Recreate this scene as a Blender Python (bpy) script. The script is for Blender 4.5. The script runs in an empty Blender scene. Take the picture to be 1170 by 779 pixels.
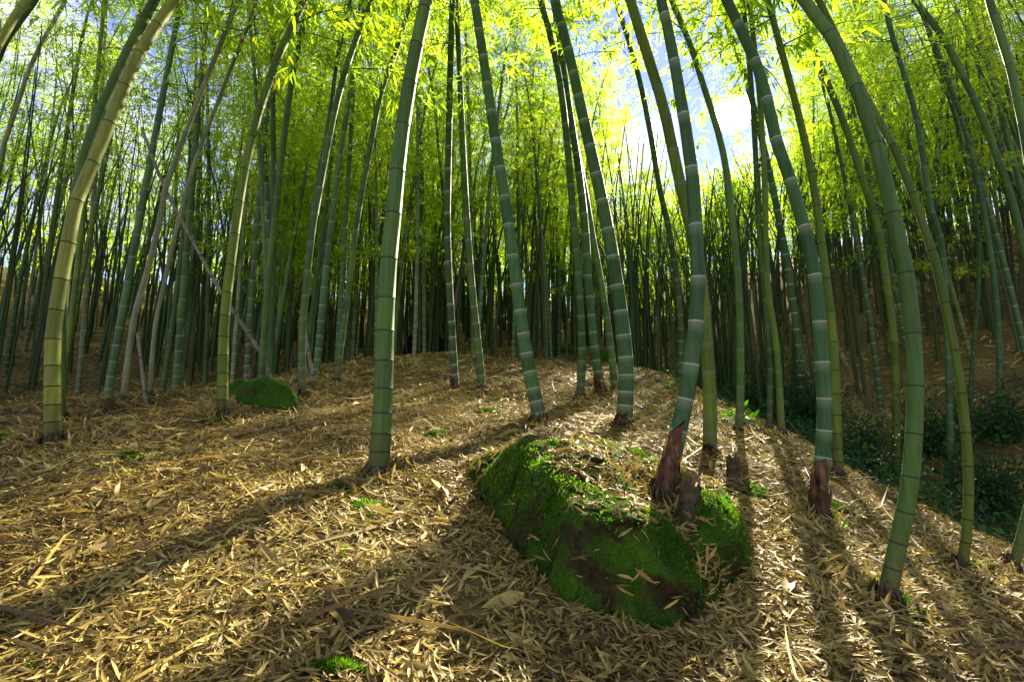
import bpy, math, random
import numpy as np
from mathutils import Vector

SC = bpy.context.scene
COL = SC.collection
R = math.radians
random.seed(7)
RNG = np.random.default_rng(7)

# ------------------------------------------------------------------ camera
PITCH = R(10.0)
CAM_H = 1.0
cam = bpy.data.cameras.new('camera')
cam_o = bpy.data.objects.new('camera', cam)
COL.objects.link(cam_o)
cam.sensor_width = 36.0
cam.lens = 18.0
cam.clip_start = 0.02
cam.clip_end = 2000.0
cam_o.location = (0, 0, 0)
cam_o.rotation_euler = (R(90) + PITCH, 0, 0)
SC.camera = cam_o
IW, IH, FPX = 1170.0, 779.0, 585.0

# ------------------------------------------------------------------ sun and sky
SUN_EL, SUN_AZ = R(31.3), R(25.5)                # azimuth clockwise from +Y (the view direction)
SUN_DIR = Vector((math.cos(SUN_EL) * math.sin(SUN_AZ), math.cos(SUN_EL) * math.cos(SUN_AZ), math.sin(SUN_EL)))
sl = bpy.data.lights.new('sun', 'SUN')
sl.energy = 5.0
sl.angle = R(0.5)
sl.color = (1.0, 0.87, 0.64)
so = bpy.data.objects.new('sun', sl)
so.rotation_euler = (-SUN_DIR).to_track_quat('-Z', 'Y').to_euler()
COL.objects.link(so)

W = bpy.data.worlds.new('World')
SC.world = W
W.use_nodes = True
wt = W.node_tree
wt.nodes.clear()


def N(t, kind, **kw):
    n = t.nodes.new(kind)
    for k, v in kw.items():
        setattr(n, k, v)
    return n


w_out = N(wt, 'ShaderNodeOutputWorld')
w_bg = N(wt, 'ShaderNodeBackground')
w_bg.inputs['Strength'].default_value = 0.066
sky = N(wt, 'ShaderNodeTexSky', sky_type='NISHITA', sun_disc=False)
sky.sun_elevation = SUN_EL
sky.sun_rotation = SUN_AZ
sky.air_density = 1.0
sky.dust_density = 0.0
sky.ozone_density = 2.5
geo = N(wt, 'ShaderNodeTexCoord')
# thin broken cloud over the blue
cn = N(wt, 'ShaderNodeTexNoise')
cn.inputs['Scale'].default_value = 5.0
cn.inputs['Detail'].default_value = 5.0
wt.links.new(geo.outputs['Generated'], cn.inputs['Vector'])
cr = N(wt, 'ShaderNodeMapRange')
cr.inputs['From Min'].default_value = 0.50
cr.inputs['From Max'].default_value = 0.72
cr.inputs['To Max'].default_value = 0.75
wt.links.new(cn.outputs['Fac'], cr.inputs['Value'])
tint = N(wt, 'ShaderNodeMix', data_type='RGBA', blend_type='MULTIPLY')
tint.inputs['Factor'].default_value = 1.0
wt.links.new(sky.outputs['Color'], tint.inputs[6])
tint.inputs[7].default_value = (1.14, 0.85, 1.04, 1)
cm = N(wt, 'ShaderNodeMix', data_type='RGBA')
wt.links.new(cr.outputs['Result'], cm.inputs['Factor'])
wt.links.new(tint.outputs[2], cm.inputs[6])
cm.inputs[7].default_value = (5.4, 5.1, 6.8, 1)
# the sun itself, in its place in the sky
dot = N(wt, 'ShaderNodeVectorMath', operation='DOT_PRODUCT')
wt.links.new(geo.outputs['Generated'], dot.inputs[0])
dot.inputs[1].default_value = SUN_DIR
sd = N(wt, 'ShaderNodeMapRange', interpolation_type='SMOOTHSTEP')
sd.inputs['From Min'].default_value = math.cos(R(1.9))
sd.inputs['From Max'].default_value = math.cos(R(0.5))
sd.inputs['To Max'].default_value = 160.0
wt.links.new(dot.outputs['Value'], sd.inputs['Value'])
addc = N(wt, 'ShaderNodeMix', data_type='RGBA', blend_type='ADD')
addc.inputs['Factor'].default_value = 1.0
wt.links.new(cm.outputs[2], addc.inputs[6])
wt.links.new(sd.outputs['Result'], addc.inputs[7])
wt.links.new(addc.outputs[2], w_bg.inputs['Color'])
wt.links.new(w_bg.outputs[0], w_out.inputs['Surface'])

SC.view_settings.view_transform = 'Standard'
SC.view_settings.look = 'None'
SC.view_settings.gamma = 1.0
SC.view_settings.exposure = 2.3
SC.view_settings.use_curve_mapping = False
SC.render.engine = 'CYCLES'
SC.cycles.max_bounces = 7
SC.cycles.diffuse_bounces = 4
SC.cycles.glossy_bounces = 2
SC.cycles.transmission_bounces = 4
SC.cycles.sample_clamp_indirect = 6.0
SC.cycles.caustics_reflective = False
SC.cycles.caustics_refractive = False


# ------------------------------------------------------------------ terrain as one height function
def softplus(v, k):
    return k * np.logaddexp(0.0, v / k)


def bumps(x, y):
    b = 0.030 * np.sin(1.9 * x + 0.6 * np.sin(1.3 * y) + 0.4) * np.cos(1.6 * y + 0.9 * np.sin(1.1 * x))
    b += 0.016 * np.sin(4.3 * x + 1.1 * y + 0.8 * np.sin(2.9 * y)) * np.cos(3.7 * y - 1.4 * x)
    b += 0.007 * np.sin(9.1 * x - 3.3 * y) * np.cos(8.3 * y + 2.7 * x + 1.2 * np.sin(5 * x))
    return b


def terrain(x, y):
    x = np.asarray(x, float)
    y = np.asarray(y, float)
    z = -CAM_H + 0.24 * y - 0.18 * softplus(y - 10.5, 0.8) + 0.00 * x
    z = z - 0.07 * np.clip(x, -8, 8)
    # the gully on the right and the bank beyond it
    d = x - (2.25 + 0.075 * np.clip(y, 0, 14))
    z = z - 0.62 * softplus(d, 0.18) + 1.17 * softplus(d - 2.4, 0.35) - 0.50 * softplus(d - 8.5, 0.8)
    # the left flank falls away behind the crest
    xl = np.interp(y, [2.5, 3.9, 5.4, 7.1, 10.7, 20], [4.6, 3.75, 2.75, 2.5, 1.9, 1.6])
    e = -x - xl
    z = z - 0.27 * softplus(e, 0.15) + 0.25 * softplus(e - 5.0, 0.5)
    # the wooded hillside that rises all round behind
    rr = np.hypot(x, y)
    z = z + np.where(y > 0, 0.30 * softplus(rr - 14.0, 1.2) - 0.30 * softplus(rr - 48, 4), 0)
    return z + bumps(x, y) * np.clip(1.3 - 0.02 * np.hypot(x, y), 0.3, 1.3)


# plan outline of the big boulder that the slope is built around
ROCK_POLY = np.array([(-.23, 3.25), (-.21, 2.9), (-.10, 2.55), (.05, 2.24), (.15, 1.98), (.28, 1.86), (.46, 1.82), (.64, 1.86), (.78, 2.00), (.96, 2.20),
                      (1.04, 2.5), (1.04, 2.9), (.9, 3.4), (.5, 3.75), (.1, 3.7)])


def poly_sd(px, py, poly):
    px = np.asarray(px, float)
    py = np.asarray(py, float)
    d = np.full(px.shape, 1e9)
    inside = np.zeros(px.shape, bool)
    n = len(poly)
    for i in range(n):
        ax, ay = poly[i]
        bx, by = poly[(i + 1) % n]
        ex, ey = bx - ax, by - ay
        wx, wy = px - ax, py - ay
        t = np.clip((wx * ex + wy * ey) / (ex * ex + ey * ey), 0, 1)
        d = np.minimum(d, np.hypot(wx - ex * t, wy - ey * t))
        c = ((ay <= py) & (by > py)) | ((by <= py) & (ay > py))
        with np.errstate(divide='ignore', invalid='ignore'):
            xc = ax + (py - ay) / (by - ay) * ex
        inside ^= c & (px < xc)
    return np.where(inside, d, -d)


def seg_dist(px, py, a, b):
    ex, ey = b[0] - a[0], b[1] - a[1]
    t = np.clip(((px - a[0]) * ex + (py - a[1]) * ey) / (ex * ex + ey * ey), 0, 1)
    return np.hypot(px - a[0] - ex * t, py - a[1] - ey * t), t


def rock_rise(x, y):
    x = np.asarray(x, float)
    y = np.asarray(y, float)
    s = poly_sd(x, y, ROCK_POLY)
    s = s + 0.03 * np.sin(7 * x + 3 * y) + 0.018 * np.sin(15 * x - 11 * y + 1.0)
    top = np.interp(y, [1.8, 2.1, 2.6, 3.2, 3.8], [0.27, 0.30, 0.26, 0.15, 0.05])
    top = top * np.interp(x, [-.3, .1, .45, .7, .8, 1.0], [0.9, 1.05, 1.05, 0.85, 1.0, 1.05])
    edge = np.clip(s / np.interp(y, [2.3, 3.0], [0.19, 0.34]), 0, 1)
    r = top * (1 - (1 - edge) ** 2.2)
    g, t = seg_dist(x, y, (.45, 2.75), (.74, 2.0))
    r = r - 0.09 * np.exp(-(g / 0.085) ** 2) * np.clip(s / 0.12, 0, 1)
    r = r + 0.020 * np.sin(11 * x + 4 * np.sin(6 * y)) * np.cos(9 * y + 2) * np.clip(s / .1, 0, 1)
    r = r + 0.030 * np.sin(5.3 * x - 2.2 * y + 1.3 * np.sin(7 * y)) * np.clip(s / .2, 0, 1)
    r = r + 0.008 * np.sin(31 * x + 5 * np.sin(17 * y)) * np.cos(27 * y + 3 * x) * np.clip(s / .1, 0, 1)
    return np.where(s > 0, np.maximum(r, -0.02), -0.12 * np.clip(-s / 0.1, 0, 1))


def ground(x, y):
    return terrain(x, y) + np.maximum(rock_rise(x, y), 0)


CAMF = np.array([0, math.cos(PITCH), math.sin(PITCH)])
CAMU = np.array([0, -math.sin(PITCH), math.cos(PITCH)])


def ray(px, py):
    return np.array([(px - IW / 2) / FPX, 0, 0]) + CAMF + CAMU * (IH / 2 - py) / FPX


def hit(px, py, far=60.0, surf=ground):
    """Where a line of sight meets the ground: used to read the photograph's ground positions."""
    d = ray(px, py)
    t = np.concatenate([np.linspace(0.6, 14, 3000), np.linspace(14, far, 1500)])
    below = d[2] * t < surf(d[0] * t, d[1] * t)
    i = int(np.argmax(below)) if below.any() else len(t) - 1
    p = d * t[i]
    return np.array([p[0], p[1], float(surf(p[0], p[1]))])


# ------------------------------------------------------------------ materials
def mat(name):
    m = bpy.data.materials.new(name)
    m.use_nodes = True
    m.node_tree.nodes.clear()
    return m, m.node_tree


def ramp(t, stops, interp='LINEAR'):
    r = N(t, 'ShaderNodeValToRGB')
    r.color_ramp.interpolation = interp
    e = r.color_ramp.elements
    while len(e) < len(stops):
        e.new(0.5)
    for el, (p, c) in zip(e, stops):
        el.position = p
        el.color = (*c, 1)
    return r


def noise(t, scale, detail=4, rough=0.55, vec=None, coord='Object'):
    n = N(t, 'ShaderNodeTexNoise')
    n.inputs['Scale'].default_value = scale
    n.inputs['Detail'].default_value = detail
    n.inputs['Roughness'].default_value = rough
    if vec is None:
        vec = N(t, 'ShaderNodeTexCoord').outputs[coord]
    t.links.new(vec, n.inputs['Vector'])
    return n


def mixc(t, fac, a, b, blend='MIX'):
    m = N(t, 'ShaderNodeMix', data_type='RGBA', blend_type=blend)
    for sock, v in ((m.inputs['Factor'], fac), (m.inputs[6], a), (m.inputs[7], b)):
        if isinstance(v, (int, float)):
            sock.default_value = v
        elif isinstance(v, tuple):
            sock.default_value = (*v, 1)
        else:
            t.links.new(v, sock)
    return m.outputs[2]


def principled(t, color, rough=0.7, spec=0.3, normal=None):
    p = N(t, 'ShaderNodeBsdfPrincipled')
    if isinstance(color, tuple):
        p.inputs['Base Color'].default_value = (*color, 1)
    else:
        t.links.new(color, p.inputs['Base Color'])
    p.inputs['Roughness'].default_value = rough
    p.inputs['Specular IOR Level'].default_value = spec
    if normal is not None:
        t.links.new(normal, p.inputs['Normal'])
    return p


def finish(t, shader):
    o = N(t, 'ShaderNodeOutputMaterial')
    t.links.new(shader, o.inputs['Surface'])


def bump(t, height, strength=0.4, dist=0.02):
    b = N(t, 'ShaderNodeBump')
    b.inputs['Strength'].default_value = strength
    b.inputs['Distance'].default_value = dist
    t.links.new(height, b.inputs['Height'])
    return b.outputs['Normal']


def leaf_mat(name, dark, mid, light, trans_gain, trans_mix=0.5, gloss=0.25):
    """Thin leaf: reflects its own green and lets yellower light through."""
    m, t = mat(name)
    a = N(t, 'ShaderNodeAttribute', attribute_name='tint')
    oi = N(t, 'ShaderNodeObjectInfo')
    add = N(t, 'ShaderNodeMath', operation='MULTIPLY_ADD')
    t.links.new(oi.outputs['Random'], add.inputs[0])
    add.inputs[1].default_value = 0.35
    t.links.new(a.outputs['Fac'], add.inputs[2])
    r = ramp(t, [(0.0, dark), (0.6, mid), (1.25, light)])
    sub = N(t, 'ShaderNodeMath', operation='MULTIPLY')
    t.links.new(add.outputs[0], sub.inputs[0])
    sub.inputs[1].default_value = 0.78
    t.links.new(sub.outputs[0], r.inputs['Fac'])
    d = principled(t, r.outputs['Color'], 0.5, gloss)
    tr = N(t, 'ShaderNodeBsdfTranslucent')
    tc = mixc(t, 1.0, r.outputs['Color'], trans_gain, 'MULTIPLY')
    t.links.new(tc, tr.inputs['Color'])
    ms = N(t, 'ShaderNodeMixShader')
    ms.inputs['Fac'].default_value = trans_mix
    t.links.new(d.outputs[0], ms.inputs[1])
    t.links.new(tr.outputs[0], ms.inputs[2])
    finish(t, ms.outputs[0])
    return m


M = {}
M['leaf'] = leaf_mat('bamboo_leaf', (.05, .12, .012), (.12, .185, .014), (.20, .22, .02), (4.4, 4.1, 1.5), 0.66)
M['bush_leaf'] = leaf_mat('bush_leaf', (.010, .036, .012), (.02, .062, .014), (.045, .095, .016), (2.2, 2.4, 1.2), 0.4)
M['moss_blade'] = leaf_mat('moss_blade', (.02, .06, .005), (.05, .13, .008), (.13, .22, .012), (2.4, 2.4, 1.0), 0.45, 0.1)

# bamboo culm: object colour is the culm's own tone, its alpha how white the node rings are
m, t = mat('bamboo_culm')
oi = N(t, 'ShaderNodeObjectInfo')
tc = N(t, 'ShaderNodeTexCoord')
mp = N(t, 'ShaderNodeMapping')
mp.inputs['Scale'].default_value = (60, 60, 2.5)
t.links.new(tc.outputs['Object'], mp.inputs['Vector'])
streak = noise(t, 1.0, 4, 0.6, mp.outputs['Vector'])
blot = noise(t, 9.0, 5, 0.65)
base = mixc(t, 1.0, oi.outputs['Color'], ramp(t, [(0.25, (.55, .6, .55)), (0.75, (1.4, 1.35, 1.25))]).outputs['Color'], 'MULTIPLY')
t.links.new(streak.outputs['Fac'], t.nodes['Color Ramp'].inputs['Fac'])
lich = ramp(t, [(0.50, (0, 0, 0)), (0.68, (1, 1, 1))])
t.links.new(blot.outputs['Fac'], lich.inputs['Fac'])
lf = N(t, 'ShaderNodeMath', operation='MULTIPLY')
t.links.new(lich.outputs['Color'], lf.inputs[0])
lf.inputs[1].default_value = 0.45
base = mixc(t, lf.outputs[0], base, (.075, .125, .03))
footn = N(t, 'ShaderNodeAttribute', attribute_name='foot')
base = mixc(t, footn.outputs['Fac'], base, (.075, .065, .02))
tonen = N(t, 'ShaderNodeAttribute', attribute_name='tone')
toner = ramp(t, [(0.0, (.62, .66, .6)), (0.5, (1, 1, 1)), (1.0, (1.35, 1.25, 1.05))])
t.links.new(tonen.outputs['Fac'], toner.inputs['Fac'])
base = mixc(t, 1.0, base, toner.outputs['Color'], 'MULTIPLY')
bloomn = N(t, 'ShaderNodeAttribute', attribute_name='bloom')
bm = N(t, 'ShaderNodeMath', operation='MULTIPLY')
t.links.new(bloomn.outputs['Fac'], bm.inputs[0])
t.links.new(oi.outputs['Alpha'], bm.inputs[1])
base = mixc(t, bm.outputs[0], base, (.13, .19, .09))
ringn = N(t, 'ShaderNodeAttribute', attribute_name='ring')
white = mixc(t, oi.outputs['Alpha'], (.012, .016, .008), (.33, .38, .27))
base = mixc(t, ringn.outputs['Fac'], base, white)
p = principled(t, base, 0.6, 0.14, bump(t, streak.outputs['Fac'], 0.25, 0.004))
finish(t, p.outputs[0])
M['culm'] = m

m, t = mat('dead_sheath')
mp = N(t, 'ShaderNodeMapping')
mp.inputs['Scale'].default_value = (40, 40, 5)
t.links.new(N(t, 'ShaderNodeTexCoord').outputs['Object'], mp.inputs['Vector'])
st = noise(t, 1.0, 5, 0.6, mp.outputs['Vector'])
bl = noise(t, 14, 4, 0.6)
r1 = ramp(t, [(0.25, (.03, .016, .008)), (0.5, (.125, .068, .028)), (0.72, (.36, .24, .11))])
t.links.new(st.outputs['Fac'], r1.inputs['Fac'])
r2 = ramp(t, [(0.35, (.35, .35, .35)), (0.65, (1.2, 1.15, 1.1))])
t.links.new(bl.outputs['Fac'], r2.inputs['Fac'])
p = principled(t, mixc(t, 1.0, r1.outputs['Color'], r2.outputs['Color'], 'MULTIPLY'), 0.7, 0.2, bump(t, st.outputs['Fac'], 0.5, 0.01))
tl = N(t, 'ShaderNodeBsdfTranslucent')
tl.inputs['Color'].default_value = (.22, .12, .045, 1)
ms = N(t, 'ShaderNodeMixShader')
ms.inputs['Fac'].default_value = 0.25
t.links.new(p.outputs[0], ms.inputs[1])
t.links.new(tl.outputs[0], ms.inputs[2])
finish(t, ms.outputs[0])
M['sheath'] = m

m, t = mat('forest_soil')
n1 = noise(t, 1.3, 6, 0.65)
n2 = noise(t, 38, 5, 0.7)
r1 = ramp(t, [(0.3, (.06, .042, .014)), (0.5, (.165, .12, .036)), (0.7, (.27, .20, .07))])
t.links.new(n2.outputs['Fac'], r1.inputs['Fac'])
r2 = ramp(t, [(0.35, (.6, .6, .55)), (0.65, (1.25, 1.2, 1.1))])
t.links.new(n1.outputs['Fac'], r2.inputs['Fac'])
gr = noise(t, 0.9, 5, 0.7)
gf = ramp(t, [(0.56, (0, 0, 0)), (0.70, (.5, .5, .5))])
t.links.new(gr.outputs['Fac'], gf.inputs['Fac'])
c = mixc(t, 1.0, r1.outputs['Color'], r2.outputs['Color'], 'MULTIPLY')
c = mixc(t, gf.outputs['Color'], c, (.06, .085, .012))
p = principled(t, c, 0.95, 0.1, bump(t, n2.outputs['Fac'], 0.8, 0.03))
finish(t, p.outputs[0])
M['soil'] = m

m, t = mat('litter_leaf')
a = N(t, 'ShaderNodeAttribute', attribute_name='tint')
r1 = ramp(t, [(0.0, (.075, .045, .014)), (0.25, (.19, .13, .030)), (0.6, (.37, .275, .055)), (0.88, (.52, .41, .10)), (1.0, (.58, .48, .17))])
t.links.new(a.outputs['Fac'], r1.inputs['Fac'])
nn = noise(t, 60, 3, 0.6)
r2 = ramp(t, [(0.3, (.7, .7, .7)), (0.7, (1.15, 1.15, 1.15))])
t.links.new(nn.outputs['Fac'], r2.inputs['Fac'])
cc = mixc(t, 1.0, r1.outputs['Color'], r2.outputs['Color'], 'MULTIPLY')
p = principled(t, cc, 0.62, 0.3)
tl = N(t, 'ShaderNodeBsdfTranslucent')
t.links.new(cc, tl.inputs['Color'])
ms = N(t, 'ShaderNodeMixShader')
ms.inputs['Fac'].default_value = 0.25
t.links.new(p.outputs[0], ms.inputs[1])
t.links.new(tl.outputs[0], ms.inputs[2])
finish(t, ms.outputs[0])
M['litter'] = m


def rock_mat(name, moss_lo, moss_hi, moss_cover, dark=(.014, .013, .004), lite=(.060, .048, .015)):
    m, t = mat(name)
    n1 = noise(t, 7, 6, 0.7)
    n2 = noise(t, 40, 5, 0.7)
    n3 = noise(t, 4.5, 10, 0.78)
    rr = ramp(t, [(0.3, dark), (0.7, lite)])
    t.links.new(n2.outputs['Fac'], rr.inputs['Fac'])
    mr = ramp(t, [(0.3, moss_lo), (0.7, moss_hi)])
    t.links.new(n1.outputs['Fac'], mr.inputs['Fac'])
    ge = N(t, 'ShaderNodeNewGeometry')
    sx = N(t, 'ShaderNodeSeparateXYZ')
    t.links.new(ge.outputs['Normal'], sx.inputs[0])
    ma = N(t, 'ShaderNodeMath', operation='MULTIPLY_ADD')
    t.links.new(sx.outputs['Z'], ma.inputs[0])
    ma.inputs[1].default_value = 0.22
    t.links.new(n3.outputs['Fac'], ma.inputs[2])
    mf = ramp(t, [(moss_cover, (0, 0, 0)), (moss_cover + 0.09, (1, 1, 1))])
    t.links.new(ma.outputs[0], mf.inputs['Fac'])
    n4 = noise(t, 150, 3, 0.7)
    r4 = ramp(t, [(0.32, (.35, .35, .3)), (0.68, (1.35, 1.3, 1.2))])
    t.links.new(n4.outputs['Fac'], r4.inputs['Fac'])
    moss = mixc(t, 1.0, mr.outputs['Color'], r4.outputs['Color'], 'MULTIPLY')
    c = mixc(t, mf.outputs['Color'], rr.outputs['Color'], moss)
    p = principled(t, c, 0.95, 0.1, bump(t, n2.outputs['Fac'], 0.9, 0.03))
    finish(t, p.outputs[0])
    return m


M['rock'] = rock_mat('mossy_rock', (.012, .038, .004), (.07, .165, .007), 0.485)
M['stone_moss'] = rock_mat('green_stone', (.014, .055, .006), (.06, .16, .010), 0.44)
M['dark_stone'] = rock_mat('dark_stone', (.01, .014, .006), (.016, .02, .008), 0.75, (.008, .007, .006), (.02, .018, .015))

m, t = mat('dead_pole')
st = noise(t, 25, 5, 0.6)
rr = ramp(t, [(0.3, (.07, .075, .04)), (0.7, (.20, .20, .13))])
t.links.new(st.outputs['Fac'], rr.inputs['Fac'])
rg = N(t, 'ShaderNodeAttribute', attribute_name='ring')
p = principled(t, mixc(t, rg.outputs['Fac'], rr.outputs['Color'], (.06, .05, .035)), 0.6, 0.3)
finish(t, p.outputs[0])
M['pole'] = m

m, t = mat('stump_wood')
st = noise(t, 30, 5, 0.6)
rr = ramp(t, [(0.25, (.020, .035, .006)), (0.5, (.05, .042, .018)), (0.75, (.11, .085, .04))])
t.links.new(st.outputs['Fac'], rr.inputs['Fac'])
p = principled(t, rr.outputs['Color'], 0.9, 0.1, bump(t, st.outputs['Fac'], 0.6, 0.01))
finish(t, p.outputs[0])
M['stump'] = m
m, t = mat('cut_wood')
st = noise(t, 45, 4, 0.6)
rr = ramp(t, [(0.3, (.10, .065, .03)), (0.7, (.26, .18, .09))])
t.links.new(st.outputs['Fac'], rr.inputs['Fac'])
p = principled(t, rr.outputs['Color'], 0.85, 0.1)
finish(t, p.outputs[0])
M['cut'] = m


# ------------------------------------------------------------------ object helpers
def mesh_from(name, verts, faces, mats, attrs=None, mat_idx=None, smooth=False):
    """verts (n,3); faces: list of index arrays of equal width, e.g. [(m,4) array, (k,3) array]."""
    me = bpy.data.meshes.new(name)
    verts = np.asarray(verts, np.float32)
    faces = [np.asarray(f, np.int32) for f in faces if len(f)]
    me.vertices.add(len(verts))
    me.vertices.foreach_set('co', verts.ravel())
    nl = sum(f.size for f in faces)
    npoly = sum(len(f) for f in faces)
    me.loops.add(nl)
    me.polygons.add(npoly)
    me.loops.foreach_set('vertex_index', np.concatenate([f.ravel() for f in faces]))
    sizes = np.concatenate([np.full(len(f), f.shape[1], np.int32) for f in faces])
    me.polygons.foreach_set('loop_start', np.concatenate([[0], np.cumsum(sizes)[:-1]]).astype(np.int32))
    for mm in mats:
        me.materials.append(mm)
    if mat_idx is not None:
        me.polygons.foreach_set('material_index', np.asarray(mat_idx, np.int32))
    if smooth:
        me.polygons.foreach_set('use_smooth', np.ones(npoly, bool))
    for k, v in (attrs or {}).items():
        at = me.attributes.new(k, 'FLOAT', 'POINT')
        at.data.foreach_set('value', np.asarray(v, np.float32))
    me.update(calc_edges=True)
    return me


def link(name, me, parent=None, loc=None):
    o = bpy.data.objects.new(name, me)
    COL.objects.link(o)
    if parent is not None:
        o.parent = parent
    if loc is not None:
        o.location = loc
    return o


def tag(o, label=None, cat=None, group=None, kind=None):
    for k, v in (('label', label), ('category', cat), ('group', group), ('kind', kind)):
        if v:
            o[k] = v
    return o


def thing(name, label, cat, loc=(0, 0, 0), group=None):
    o = bpy.data.objects.new(name, None)
    o.empty_display_size = 0.1
    COL.objects.link(o)
    o.location = loc
    return tag(o, label, cat, group)


def unit(v):
    return v / np.maximum(np.linalg.norm(v, axis=-1, keepdims=True), 1e-9)


class Curve:
    """A culm's centre line with its radius, both by arc length."""

    def __init__(self, pts, rad, s_rad):
        pts = np.asarray(pts, float)
        P = np.vstack([2 * pts[0] - pts[1], pts, 2 * pts[-1] - pts[-2]])
        out = []
        for i in range(len(pts) - 1):
            p0, p1, p2, p3 = P[i:i + 4]
            for u in np.linspace(0, 1, 10, endpoint=False):
                out.append(0.5 * (2 * p1 + (p2 - p0) * u + (2 * p0 - 5 * p1 + 4 * p2 - p3) * u * u + (3 * p1 - p0 - 3 * p2 + p3) * u ** 3))
        out.append(pts[-1])
        self.p = np.array(out)
        for _ in range(3):                       # ease the joints of the spline
            self.p[1:-1] = 0.25 * self.p[:-2] + 0.5 * self.p[1:-1] + 0.25 * self.p[2:]
        self.s = np.concatenate([[0], np.cumsum(np.linalg.norm(np.diff(self.p, axis=0), axis=1))])
        self.L = self.s[-1]
        self.rad, self.srad = rad, s_rad

    def at(self, s):
        return np.stack([np.interp(s, self.s, self.p[:, k]) for k in range(3)], -1)

    def tan(self, s):
        return unit(self.at(np.minimum(s + .05, self.L)) - self.at(np.maximum(np.asarray(s) - .05, 0)))

    def r(self, s):
        return np.interp(s, self.srad, self.rad)


def node_positions(L, r0, rng, first=0.07, grow=None, cap=None):
    s, out, gap = 0.05, [], first
    cap = cap or 0.30
    while s < L - 0.1:
        out.append(s)
        gap = min(gap * 1.13 + 0.004, cap)
        s += gap * rng.uniform(0.93, 1.07)
    return out


def tube(cv, stations, sides, ring=None, rscale=None, foot=None, flare=True):
    s = np.asarray(stations)
    c = cv.at(s)
    T = cv.tan(s)
    A = unit(np.cross(T, np.array([0.13, 1, 0.05])))
    B = np.cross(T, A)
    r = cv.r(s) * (rscale if rscale is not None else 1.0)
    if flare:
        r = r * (1 + 0.34 * np.exp(-s / 0.045))
    th = np.linspace(0, 2 * np.pi, sides, endpoint=False)
    V = c[:, None, :] + r[:, None, None] * (np.cos(th)[None, :, None] * A[:, None, :] + np.sin(th)[None, :, None] * B[:, None, :])
    n = len(s)
    i = np.arange(n - 1)[:, None] * sides
    j = np.arange(sides)[None, :]
    j2 = (j + 1) % sides
    F = np.stack([i + j, i + j2, i + sides + j2, i + sides + j], -1).reshape(-1, 4)
    at = {'ring': np.repeat(ring if ring is not None else np.zeros(n), sides), 'foot': np.repeat(foot if foot is not None else np.zeros(n), sides)}
    jag = np.random.default_rng(n).uniform(.75, 1.25, sides)
    if foot is not None:
        at['foot'] = np.clip(at['foot'] * np.tile(jag, n), 0, 1)
    return V.reshape(-1, 3), F, at


def culm_mesh(name, cv, sides, rng, fine=True, first=0.07, cap=0.30, ringw=1.0, foot_h=0.0):
    nodes = node_positions(cv.L, cv.rad[0], rng, first, cap=cap)
    st, rg, sc = [0.0], [0.0], [1.0]
    for q in nodes:
        w = min(0.007, 0.07 * cv.r(q) + 0.002) * ringw
        if fine:
            seq = [(-.06, 0, .99), (-2.6 * w, 0, .995), (-1.2 * w, .0, 1.0), (-.9 * w, .85, 1.0), (-.25 * w, 1, 1.0), (0, .9, 1.07), (.35 * w, .55, 1.035), (1.0 * w, 0, 1.0)]
        else:
            seq = [(-1.6 * w, 0, 1.0), (-.6 * w, 1, 1.06), (.6 * w, 1, 1.06), (1.4 * w, 0, 1.0)]
        for d, a, k in seq:
            if q + d > st[-1] + 1e-4:
                st.append(q + d)
                rg.append(a)
                sc.append(k)
    if cv.L > st[-1] + 1e-3:
        st.append(cv.L)
        rg.append(0)
        sc.append(1)
    st = np.array(st)
    foot = np.clip(1 - st / foot_h, 0, 1) if foot_h > 0 else None
    V, F, at = tube(cv, st, sides, np.array(rg), np.array(sc), foot)
    k = np.searchsorted(np.array(nodes), st - 1e-4)
    tn = np.random.default_rng(int(cv.L * 1000)).beta(2.5, 2.5, len(nodes) + 2)[k]
    gap = np.append(np.array(nodes), cv.L)[np.clip(k, 0, len(nodes))] - st
    at['tone'] = np.repeat(tn, sides)
    at['bloom'] = np.repeat(np.clip(1 - gap / .05, 0, 1) * (gap > 0), sides)
    me = mesh_from(name, V, [F], [M['culm']], at, smooth=True)
    return me, nodes


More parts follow.
